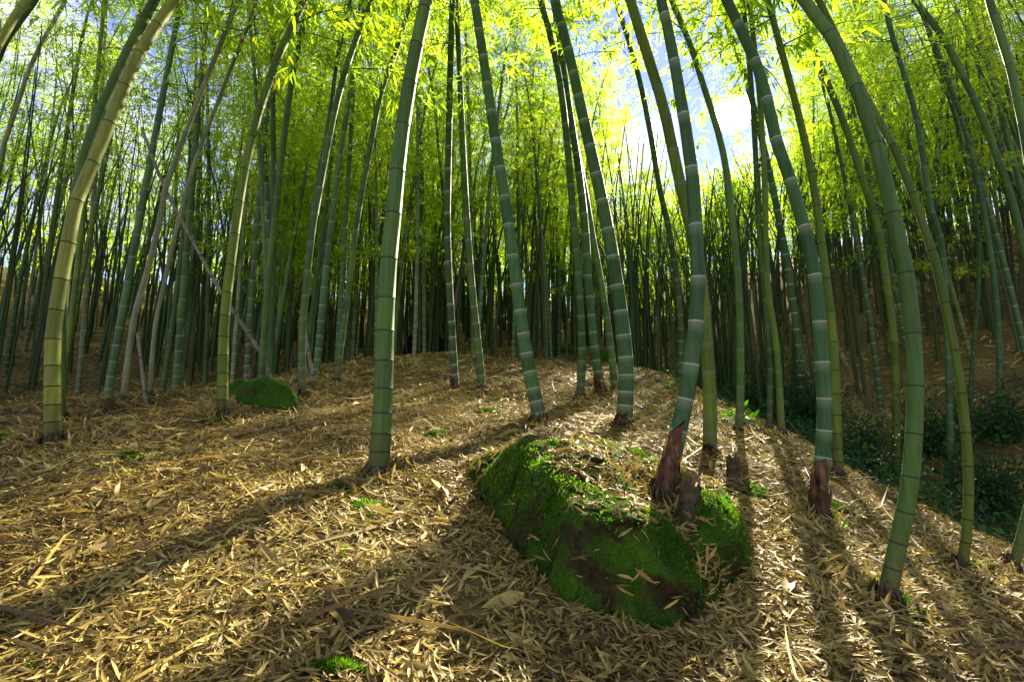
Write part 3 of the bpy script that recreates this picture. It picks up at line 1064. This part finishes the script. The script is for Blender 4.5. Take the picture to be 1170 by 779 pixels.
for k in range(12):
    rg = np.random.default_rng(100 + k)
    L = (12.5, 10.5, 11.5, 9.0, 13.0, 10.0, 12.0, 8.0, 11.0, 12, 10, 11)[k]
    bend = rg.uniform(.3, 1.3)
    az = rg.uniform(0, 6.28)
    pts = []
    for u in np.linspace(0, 1, 12):
        off = bend * (u ** 1.6) + 1.5 * max(0, u - .62) ** 2 * 4 * rg.uniform(.8, 1.1)
        pts.append((math.cos(az) * off, math.sin(az) * off, L * u - 1.4 * max(0, u - .7) ** 2 * 4))
    pts[0] = (pts[0][0], pts[0][1], -.12)
    r0 = rg.uniform(.038, .055)
    cv = Curve(pts, [r0, r0 * .92, r0 * .6, .004], [0, L * .25, L * .65, L * 1.02])
    me, nodes = culm_mesh('culm', cv, 9, rg, False, .09, .34, 1.6)
    cr_ = crown_mesh('crown', cv, nodes, rg, L * (.32, .39, .34, .27, .42, .32, .37, .25, .36, .37, .33, .30)[k], 135 if k < 9 else 60, leaf_len=.115, reach=1.45)
    PROTO.append((me, cr_))

rngp = np.random.default_rng(5)
SUN2 = np.array([SUN_DIR.x, SUN_DIR.y])
bases = list(near_bases)
# zones: label shared by every culm of the zone, count, test on (x, y)
ZONES = [
    ('thin bamboo culm among many in the shaded grove beyond the left crest', 'bamboo grove beyond the left crest', 105,
     lambda: (rngp.uniform(-24, -2.4), rngp.uniform(6.5, 24)), lambda x, y: x > -1.12 * y - 1.5 and x < -.30 * y - .2),
    ('thin bamboo culm among many standing behind the crest of the litter slope', 'bamboo grove behind the crest', 95,
     lambda: (rngp.uniform(-8, 9), rngp.uniform(9.5, 27)), lambda x, y: -.30 * y - .2 <= x <= .30 * y + .6),
    ('thin bamboo culm among many on the shaded bank across the gully', 'bamboo grove across the gully', 62,
     lambda: (rngp.uniform(3.2, 24), rngp.uniform(6.0, 25)), lambda x, y: x > .30 * y + .6 and x < 1.12 * y + 1.5 and (x > 6.2 or y > 10)),
]
TONES = [GREEN, TEAL, DARK, OLIVE, GREEN, PALE, DARK]
first = {}
for label, group, count, draw, test in ZONES:
    made = tries = 0
    while made < count and tries < 20000:
        tries += 1
        x, y = draw()
        if not test(x, y):
            continue
        if min((x - a) ** 2 + (y - b) ** 2 for a, b in bases) < .55 ** 2:
            continue
        if across_beam(x, y, float(terrain(x, y)), 3.4, 10.8, .92):
            continue
        bases.append((x, y))
        k = int(rngp.integers(9))
        if x < -.55 * y and rngp.random() < .72:
            continue
        if x < -.55 * y and rngp.random() < .85:
            k = 9 + k % 3                      # looser crowns at the left, where the sky shows
        if k not in first:
            root = thing('bamboo', label, 'bamboo', (0, 0, 0), group)
            link('culm', PROTO[k][0], root)
            link('crown', PROTO[k][1], root)
            first[k] = root
        else:
            src = first[k]
            root = src.copy()
            COL.objects.link(root)
            root['label'], root['group'] = label, group
            for ch in src.children:
                c = ch.copy()
                COL.objects.link(c)
                c.parent = root
        root.location = (x, y, float(terrain(x, y)))
        root.rotation_euler = (rngp.normal(0, .04), rngp.normal(0, .04), rngp.uniform(0, 6.28))
        s = rngp.uniform(.8, 1.15)
        root.scale = (s, s, s)
        tn = TONES[int(rngp.integers(len(TONES)))]
        q = rngp.uniform(.8, 1.25)
        for ch in root.children:
            ch.color = (tn[0] * q, tn[1] * q, tn[2] * q, float(rngp.uniform(.1, .8)))
        made += 1

# ------------------------------------------------------------------ the wood that closes the view, one mass of thin culms and leaves
rgf = np.random.default_rng(77)


def thicket(name, n_leaf, n_stick, r0, r1, hmax, leaf, seed):
    rg = np.random.default_rng(seed)
    a = rg.uniform(-1.05, 1.05, n_stick)
    r = rg.uniform(r0, r1, n_stick)
    r[:n_stick * 45 // 100] = rg.uniform(13, 25, n_stick * 45 // 100)
    x, y = r * np.sin(a), r * np.cos(a)
    z = terrain(x, y)
    h = rg.uniform(.7, 1.0, n_stick) * hmax * np.where(np.abs(a - .445) < .17, .84, 1)     # made shorter up-sun, to let sunlight over it onto the slope
    lx, ly = rg.normal(0, .9, n_stick), rg.normal(0, .9, n_stick)
    rad = rg.uniform(.035, .055, n_stick)
    V, Q = [], []
    st = np.linspace(0, 1, 4)
    for k, u in enumerate(st):
        for j in range(4):
            ang = j * math.pi / 2
            rr_ = rad * (1 - .8 * u)
            V.append(np.stack([x + lx * u ** 2 + rr_ * math.cos(ang), y + ly * u ** 2 + rr_ * math.sin(ang), z - .1 + h * u], 1))
    V = np.stack(V, 1).reshape(-1, 3)
    b = np.arange(n_stick)[:, None] * 16
    for k in range(3):
        for j in range(4):
            j2 = (j + 1) % 4
            Q.append(np.concatenate([b + k * 4 + j, b + k * 4 + j2, b + k * 4 + 4 + j2, b + k * 4 + 4 + j], 1))
    Q = np.concatenate(Q)
    # leaf sprays hung along the culms
    i = rg.integers(n_stick * 45 // 100, n_stick, n_leaf // 8)
    u = 1 - .84 * rg.random(len(i)) ** 1.1
    k = (a[i] > -.42) | (u < .42) | (rg.random(len(i)) < .15)
    i, u = i[k], u[k]
    c0 = np.stack([x[i] + lx[i] * u ** 2, y[i] + ly[i] * u ** 2, z[i] + h[i] * u], 1) + rg.normal(0, .55, (len(i), 3))
    c = np.repeat(c0, 8, 0) + rg.normal(0, .16, (len(i) * 8, 3))
    n = len(c)
    d = unit(rg.normal(0, 1, (n, 3)) - np.array([0, 0, .5]))
    w = unit(np.cross(d, rg.normal(0, .6, (n, 3)) + np.array([0, 0, 1.0])))
    ln = leaf * rg.uniform(.6, 1.3, n)
    wd = ln * .13
    L = np.stack([c, c + d * (ln * .45)[:, None] + w * wd[:, None], c + d * ln[:, None], c + d * (ln * .45)[:, None] - w * wd[:, None]], 1).reshape(-1, 3)
    f = np.arange(n)[:, None] * 4 + len(V)
    T = np.concatenate([np.concatenate([f, f + 1, f + 2], 1), np.concatenate([f, f + 2, f + 3], 1)])
    tn = np.repeat(np.clip(rg.beta(2, 2.5, len(i)), 0, 1), 8)
    me = mesh_from(name, np.vstack([V, L]), [Q, T], [M['culm'], M['leaf']], {'tint': np.concatenate([np.zeros(len(V)), np.repeat(tn, 4)])},
                   np.concatenate([np.zeros(len(Q)), np.ones(len(T))]))
    o = link(name, me)
    o.color = (.06, .10, .03, .2)
    return tag(o, 'distant bamboo wood closing the view behind the nearer culms', 'bamboo wood', kind='stuff')


thicket('distant_bamboo_wood', 140000, 1900, 25, 44, 8.5, .34, 31)

# ------------------------------------------------------------------ stones, stumps, poles and undergrowth
def px_size(p, n_px):
    return n_px * float(np.asarray(p) @ CAMF) / FPX


def stone_mesh(name, w, h, dpt, rng, m):
    nu, nv = 44, 26
    V, Q = [], []
    ph = rng.uniform(0, 6, 6)
    for j in range(nv):
        for i in range(nu):
            a, e = 2 * np.pi * i / nu, -.45 * np.pi / 2 + (1.45 * np.pi / 2) * j / (nv - 1)
            d = np.array([math.cos(a) * math.cos(e), math.sin(a) * math.cos(e), math.sin(e)])
            r = 1 + .13 * math.sin(2.3 * d[0] + ph[0] + 1.7 * d[1]) + .10 * math.sin(4.1 * d[1] + ph[1] + 2 * d[2]) + .05 * math.sin(8 * d[0] + ph[2]) * math.cos(7 * d[1] + ph[3]) + .02 * math.sin(19 * d[0] + 17 * d[2] + ph[4])
            sgn = np.sign(d) * np.abs(d) ** .97
            V.append(sgn * r * np.array([w / 2, dpt / 2, h]))
    for j in range(nv - 1):
        for i in range(nu):
            Q.append((j * nu + i, j * nu + (i + 1) % nu, (j + 1) * nu + (i + 1) % nu, (j + 1) * nu + i))
    return mesh_from(name, np.array(V), [np.array(Q)], [m], smooth=True)


rngs = np.random.default_rng(9)
for label, px, wpx, hpx, mk, fuzz in (
        ('rounded stone covered in bright green moss, left of the rusty footed bamboo', (304, 463), 60, 37, 'stone_moss', True),
        ('smaller dark mossy stone tucked behind the rounded green stone', (272, 452), 40, 17, 'stone_moss', True),
        ('black boulder like a hollow on the crest, behind the thickest bamboo', (489, 404), 52, 34, 'dark_stone', False),
        ('little mossy stone on the crest, nearest the upright trio of bamboos', (651, 402), 26, 11, 'stone_moss', True),
        ('low mossy stone on the crest beside the white ringed middle bamboo', (694, 413), 30, 12, 'stone_moss', True)):
    b = hit(*px)
    w = px_size(b, wpx)
    h = px_size(b, hpx)
    root = thing('stone', label, 'stone', b - np.array([0, 0, h * .12]))
    link('rock', stone_mesh('rock', w, h, w * .8, rngs, M[mk]), root)
    if fuzz:
        n = 1500
        a, e = rngs.uniform(0, 6.28, n), np.arcsin(rngs.uniform(.15, 1, n))
        me = root.children[0].data
        co = np.empty(len(me.vertices) * 3, np.float32)
        me.vertices.foreach_get('co', co)
        co = co.reshape(-1, 3)
        k = rngs.integers(0, len(co), n)
        k = k[co[k, 2] > h * .25]
        o = link('moss', blade_mesh('moss', co[k] + rngs.normal(0, .008, (len(k), 3)) * np.array([1, 1, .3]), .018 if w < .5 else .03, rngs, M['moss_blade'], .2, .9), root)
        o['kind'] = 'stuff'


def stump(label, px, wpx, hpx, tilt):
    b = hit(*px)
    r, h = px_size(b, wpx) / 2, px_size(b, hpx)
    cv = Curve([(0, 0, -.05), (tilt * h * .4, 0, h * .5), (tilt * h, 0, h)], [r * 1.1, r, r * .97], [0, h * .5, h + .05])
    st = np.array([0, .05, .05 + h * .3, .05 + h * .34, .05 + h * .38, h * .7, h * .98, cv.L])
    V, F, at = tube(cv, st, 20, np.array([0, 0, 0, 1, 0, 0, 0, 0.]), np.array([1.25, 1.08, 1, 1.03, 1, .99, .98, .96]))
    V[-20:, 2] += rngs.normal(0, h * .07, 20)
    V[20:-20, :2] *= (1 + .04 * np.sin(5 * np.arange(len(V) - 40)))[:, None]
    root = thing('stump', label, 'stump', b)
    link('wood', mesh_from('wood', V, [F], [M['stump']], at, smooth=True), root)
    top = V[-20:]
    V[-20:, 2] += (V[-20:, 0] * .5 + .1 * h * np.sin(7 * np.arange(20)))
    top = V[-20:]
    inn = top.mean(0) + (top - top.mean(0)) * .72
    dp = inn - np.array([0, 0, h * .22])
    i = np.arange(20)
    j = (i + 1) % 20
    Q = np.concatenate([np.stack([i, j, 20 + j, 20 + i], 1), np.stack([20 + i, 20 + j, 40 + j, 40 + i], 1)])
    T = np.stack([40 + i, 40 + j, np.full(20, 60)], 1)
    lift = np.array([0, 0, .0015])
    link('cut_face', mesh_from('cut_face', np.vstack([top + lift, inn + lift, dp, dp.mean(0)[None]]), [Q, T], [M['cut']]), root)


stump('short cut bamboo stump right of the mossy green bamboo, past the boulder', (838, 545), 15, 23, .05)
stump('dark broad stump in the boulder beside the rusty sheathed bamboo', (788, 584), 24, 30, .1)
stump('short stump on the left crest under the pale leaning bamboos', (122, 471), 13, 15, 0)
stump('tiny stub of cut bamboo in the litter right of the thickest bamboo', (398, 458), 6, 6, .2)


def pole(name, label, cat, px, w0, w1, depth_add=0.0, m='pole'):
    b = hit(*px[0])
    n = unit(np.array([b[0], b[1], 0]))
    P = []
    for k, q in enumerate(px):
        d = ray(*q)
        P.append(d * ((b @ n) + depth_add * k) / (d @ n))
    P = np.array(P)
    P[0] = b + np.array([0, 0, .01])
    seg = np.concatenate([[0], np.cumsum(np.linalg.norm(np.diff(P, axis=0), axis=1))])
    r = np.linspace(px_size(b, w0), px_size(b, w1), len(px)) / 2
    cv = Curve(P - b, r, seg)
    root = thing(name, label, cat, b)
    st, rg, sc = [0.0], [0.0], [1.0]
    q = .12
    while q < cv.L - .05:
        for dd, a, k in ((-.02, 0, 1), (-.006, 1, 1.07), (.006, 1, 1.07), (.02, 0, 1)):
            st.append(q + dd)
            rg.append(a)
            sc.append(k)
        q += .27
    st.append(cv.L)
    rg.append(0)
    sc.append(1)
    V, F, at = tube(cv, np.array(st), 10, np.array(rg), np.array(sc), flare=False)
    ns = len(V)
    cap = np.array([[ns - 10 + i, ns - 10 + (i + 1) % 10, ns] for i in range(10)])
    V = np.vstack([V, V[-10:].mean(0)[None]])
    at = {k: np.append(v, 0) for k, v in at.items()}
    link('culm', mesh_from('culm', V, [F, cap], [M[m]], at, smooth=True), root)
    return root


pole('fallen_pole', 'long grey dead bamboo leaning diagonally above the rounded mossy stone', 'dead bamboo', [(312, 436), (296, 400), (252, 333), (212, 260), (185, 208), (162, 146)], 4.5, 3)
pole('fallen_pole', 'short bleached stick leaning at the rusty footed bamboo', 'dead bamboo', [(359, 442), (354, 410), (347, 372)], 4, 3)
pole('fallen_pole', 'bleached stick leaning left of the rusty footed bamboo', 'dead bamboo', [(339, 418), (333, 375), (327, 330)], 4, 3)
pole('fallen_pole', 'pale leaning stick left of the thickest bamboo', 'dead bamboo', [(384, 424), (390, 380), (396, 345)], 4, 2)
pole('fallen_pole', 'dead culm leaning right across the slim upright pair on the crest', 'dead bamboo', [(512, 404), (522, 335), (536, 270), (560, 190), (586, 104)], 5, 3)
pole('fallen_pole', 'thin dead culm leaning right behind the sky gap right of centre', 'dead bamboo', [(586, 404), (592, 330), (606, 255), (624, 180), (640, 130)], 4, 2)
pole('fallen_pole', 'slim bleached pole leaning left under the two pale bamboos', 'dead bamboo', [(167, 466), (162, 420), (157, 380)], 4, 3)


def frond_mesh(name, n_frond, length, rng, m):
    V, T, tn = [], [], []
    for k in range(n_frond):
        az = 2.4 * k + rng.uniform(-.3, .3)
        ln = length * rng.uniform(.65, 1.1)
        el = rng.uniform(.5, 1.15)
        u = np.linspace(.12, 1, 26)
        rad_ = ln * u * math.cos(el * .8)
        hh = ln * (u * math.sin(el) - .62 * u ** 2)
        c = np.stack([rad_ * math.cos(az), rad_ * math.sin(az), hh], 1)
        side = np.array([-math.sin(az), math.cos(az), 0])
        fw = np.array([math.cos(az), math.sin(az), 0])
        w = ln * .24 * np.sin(np.pi * np.clip(u * .93 + .03, 0, 1)) ** .8
        for sg in (-1, 1):
            a = c - fw * .008 * ln
            b_ = c + fw * .022 * ln
            tip = c + side * sg * w[:, None] + fw * (w * .35)[:, None] - np.array([0, 0, 1]) * (w * .18)[:, None]
            base = sum(len(q) for q in V)
            V.append(np.stack([a, b_, tip], 1).reshape(-1, 3))
            i = np.arange(len(u))[:, None] * 3 + base
            T.append(np.concatenate([i, i + 1, i + 2], 1))
            tn.append(np.full(len(u) * 3, rng.uniform(.2, .9)))
        base = sum(len(q) for q in V)
        V.append(np.concatenate([c + side * .004, c - side * .004]))
        i = np.arange(len(u) - 1)[:, None] + base
        T.append(np.concatenate([i, i + 1, i + 26], 1))
        T.append(np.concatenate([i + 1, i + 27, i + 26], 1))
        tn.append(np.full(52, .3))
    return mesh_from(name, np.vstack(V), [np.concatenate(T)], [m], {'tint': np.concatenate(tn)})


def bush_meshes(w, h, n, leaf, rng, m):
    ns = 34
    w = w * 1.25
    az, el = rng.uniform(0, 6.28, ns), rng.uniform(.35, 1.45, ns)
    tip = np.stack([np.cos(az) * np.cos(el) * w / 2, np.sin(az) * np.cos(el) * w / 2, np.sin(el) * h], 1) * rng.uniform(.3, 1.25, (ns, 1)) * (1 + .35 * np.sin(3 * az + rng.uniform(0, 6)))[:, None]
    SV, SF = [], []
    for k in range(ns):
        t0 = np.array([rng.normal(0, .03), rng.normal(0, .03), -.03])
        mid = (t0 + tip[k]) / 2 + np.array([0, 0, h * .12])
        for q, rr_ in ((t0, .007), (mid, .005), (tip[k], .002)):
            for j in range(3):
                SV.append(q + rr_ * np.array([math.cos(2.1 * j), math.sin(2.1 * j), 0]))
        b0 = k * 9
        for a in (0, 3):
            for j in range(3):
                SF.append((b0 + a + j, b0 + a + (j + 1) % 3, b0 + a + 3 + (j + 1) % 3, b0 + a + 3 + j))
    i = rng.integers(0, ns, n)
    u = rng.random(n) ** .6
    c = tip[i] * u[:, None] + np.array([0, 0, h * .24]) * (u * (1 - u) * 2)[:, None] + rng.normal(0, .10, (n, 3)) * min(w, 1.2)
    c[:, 2] = np.abs(c[:, 2])
    d = unit(rng.normal(0, .8, (n, 3)) + unit(c) - np.array([0, 0, .3]))
    wv = unit(np.cross(d, rng.normal(0, .6, (n, 3)) + np.array([0, 0, 1.0])))
    ln = leaf * rng.uniform(.5, 1.3, n)
    V = np.stack([c, c + d * (ln * .45)[:, None] + wv * (ln * .2)[:, None], c + d * ln[:, None], c + d * (ln * .45)[:, None] - wv * (ln * .2)[:, None]], 1).reshape(-1, 3)
    f = np.arange(n)[:, None] * 4
    T = np.concatenate([np.concatenate([f, f + 1, f + 2], 1), np.concatenate([f, f + 2, f + 3], 1)])
    return (mesh_from('stems', np.array(SV), [np.array(SF)], [M['stump']]),
            mesh_from('foliage', V, [T], [m], {'tint': np.repeat(rng.random(n), 4)}))


for label, px, wpx, hpx, n, lf in (
        ('dark leafy bush in the gully behind the nearest bamboo', (992, 548), 105, 78, 2600, .07),
        ('low dark bush in the gully at the right edge, right of the olive collared bamboo', (1138, 590), 100, 80, 2600, .07),
        ('dark bush in the gully mouth left of the curling sheathed bamboo', (872, 478), 86, 62, 2400, .09),
        ('dark bush deep in the gully behind the white ringed gully bamboo', (930, 492), 90, 74, 2400, .09),
        ('bush on the far bank above the low dark bush at the right edge', (1146, 505), 74, 50, 1800, .09),
        ('low bush at the foot of the far bank behind the thin blue green bamboo', (1064, 520), 76, 50, 1800, .09),
        ('dark shrub behind the crest at the back of the boulder bamboos', (818, 452), 60, 56, 1800, .10)):
    b = hit(*px)
    root = thing('bush', label, 'bush', b)
    a, c = bush_meshes(px_size(b, wpx), px_size(b, hpx), n, lf, rngs, M['bush_leaf'])
    link('stems', a, root)
    link('foliage', c, root)

for label, px, lpx, n in (
        ('broad fern at the gully edge behind the slim pair of bamboos', (906, 478), 56, 13),
        ('fern in the dark gully beyond the mossy green bamboo', (868, 455), 46, 11),
        ('fern at the lower right edge beneath the far bank', (1128, 560), 46, 11)):
    b = hit(*px)
    root = thing('fern', label, 'fern', b + np.array([0, 0, .05]))
    link('fronds', frond_mesh('fronds', n, px_size(b, lpx), rngs, M['bush_leaf']), root)

for label, px, hpx in (
        ('bright green seedling at the crest right of the upright trio', (768, 446), 20),
        ('bright little seedling behind the mossy green bamboo', (853, 489), 26),
        ('small seedling between the slim grey green bamboo and the olive pair', (833, 482), 20),
        ('tiny seedling in the litter right of the curling rusty sheath', (958, 612), 15),
        ('tiny sprout in the litter just right of the nearest bamboo foot', (1040, 722), 14),
        ('sprout beside the moss patch at the thickest bamboo foot', (391, 640), 12),
        ('green sprout in the foreground litter at the bottom left', (35, 765), 14),
        ('sprout in the litter below the boulder', (570, 745), 12)):
    b = hit(*px)
    h = px_size(b, hpx)
    root = thing('seedling', label, 'seedling', b)
    a, c = bush_meshes(h * .9, h, 34, h * .42, rngs, M['moss_blade'])
    link('foliage', c, root)

for label, px, wpx, dpx in (
        ('bright moss patch in the litter below the thickest bamboo', (420, 584), 40, 17),
        ('darker moss patch at the left of the thickest bamboo foot', (393, 560), 30, 14),
        ('moss patch in the litter right of the golden bamboo', (150, 524), 40, 12),
        ('yellow moss patch at the far left of the slope', (8, 502), 34, 9),
        ('sunlit moss patch beside the short cut stump', (858, 562), 34, 22),
        ('moss patch in the litter between thickest bamboo and boulder', (500, 497), 24, 8),
        ('moss patch by the foot of the nearest bamboo', (1030, 690), 30, 34),
        ('moss patch below the olive collared bamboo', (1114, 652), 34, 14),
        ('low moss patch at the bottom edge of the picture', (380, 772), 60, 9),
        ('moss patch right of the boulder under the curling sheath', (960, 585), 30, 16),
        ('round moss patch left of the olive bamboo foot', (240, 480), 30, 10),
        ('moss patch in front of the black boulder', (560, 470), 30, 8)):
    b = hit(*px)
    w, dd = px_size(b, wpx), px_size(b, dpx) * 2.2
    n = 2600
    q = rngs.normal(0, .30, (n, 2))
    q = q[np.hypot(q[:, 0], q[:, 1]) < .62]
    ph = rngs.uniform(0, 6)
    q = q * (1 + .25 * np.sin(3 * np.arctan2(q[:, 1], q[:, 0]) + ph))[:, None]
    x, y = b[0] + q[:, 0] * w, b[1] + q[:, 1] * dd
    z = ground(x, y) + .022 * np.clip(1 - np.hypot(q[:, 0], q[:, 1]) / .6, 0, 1) ** .5
    o = link('moss_patch', blade_mesh('moss_patch', np.stack([x, y, z], 1) - b, .022, rngs, M['moss_blade'], .16, .8), None, b)
    tag(o, label, 'moss')


# tangled undergrowth along the bottom of the gully and the foot of its far bank
rgu = np.random.default_rng(41)
nc = 260
uy = rgu.uniform(2.6, 15, nc)
ux = 2.25 + .075 * uy + rgu.uniform(.9, 2.9, nc)
cz = terrain(ux, uy)
hgt = rgu.uniform(.12, .6, nc)
per = 60
i = np.repeat(np.arange(nc), per)
n = len(i)
c = np.stack([ux[i] + rgu.normal(0, .24, n), uy[i] + rgu.normal(0, .24, n), np.zeros(n)], 1)
c[:, 2] = terrain(c[:, 0], c[:, 1]) + hgt[i] * rgu.random(n) ** .8
d = unit(rgu.normal(0, .8, (n, 3)) + np.array([0, 0, .1]))
wv = unit(np.cross(d, rgu.normal(0, .6, (n, 3)) + np.array([0, 0, 1.0])))
ln = rgu.uniform(.03, .10, n)
ra = rgu.uniform(.10, .24, nc)[i]
V = np.stack([c, c + d * (ln * .45)[:, None] + wv * (ln * ra)[:, None], c + d * ln[:, None], c + d * (ln * .45)[:, None] - wv * (ln * ra)[:, None]], 1).reshape(-1, 3)
f = np.arange(n)[:, None] * 4
T = np.concatenate([np.concatenate([f, f + 1, f + 2], 1), np.concatenate([f, f + 2, f + 3], 1)])
o = link('gully_undergrowth', mesh_from('gully_undergrowth', V, [T], [M['bush_leaf']], {'tint': np.repeat(np.clip(rgu.random(nc)[i] * .7 + rgu.random(n) * .3, 0, 1), 4)}))
tag(o, 'tangled dark green undergrowth filling the bottom of the gully', 'undergrowth', kind='stuff')
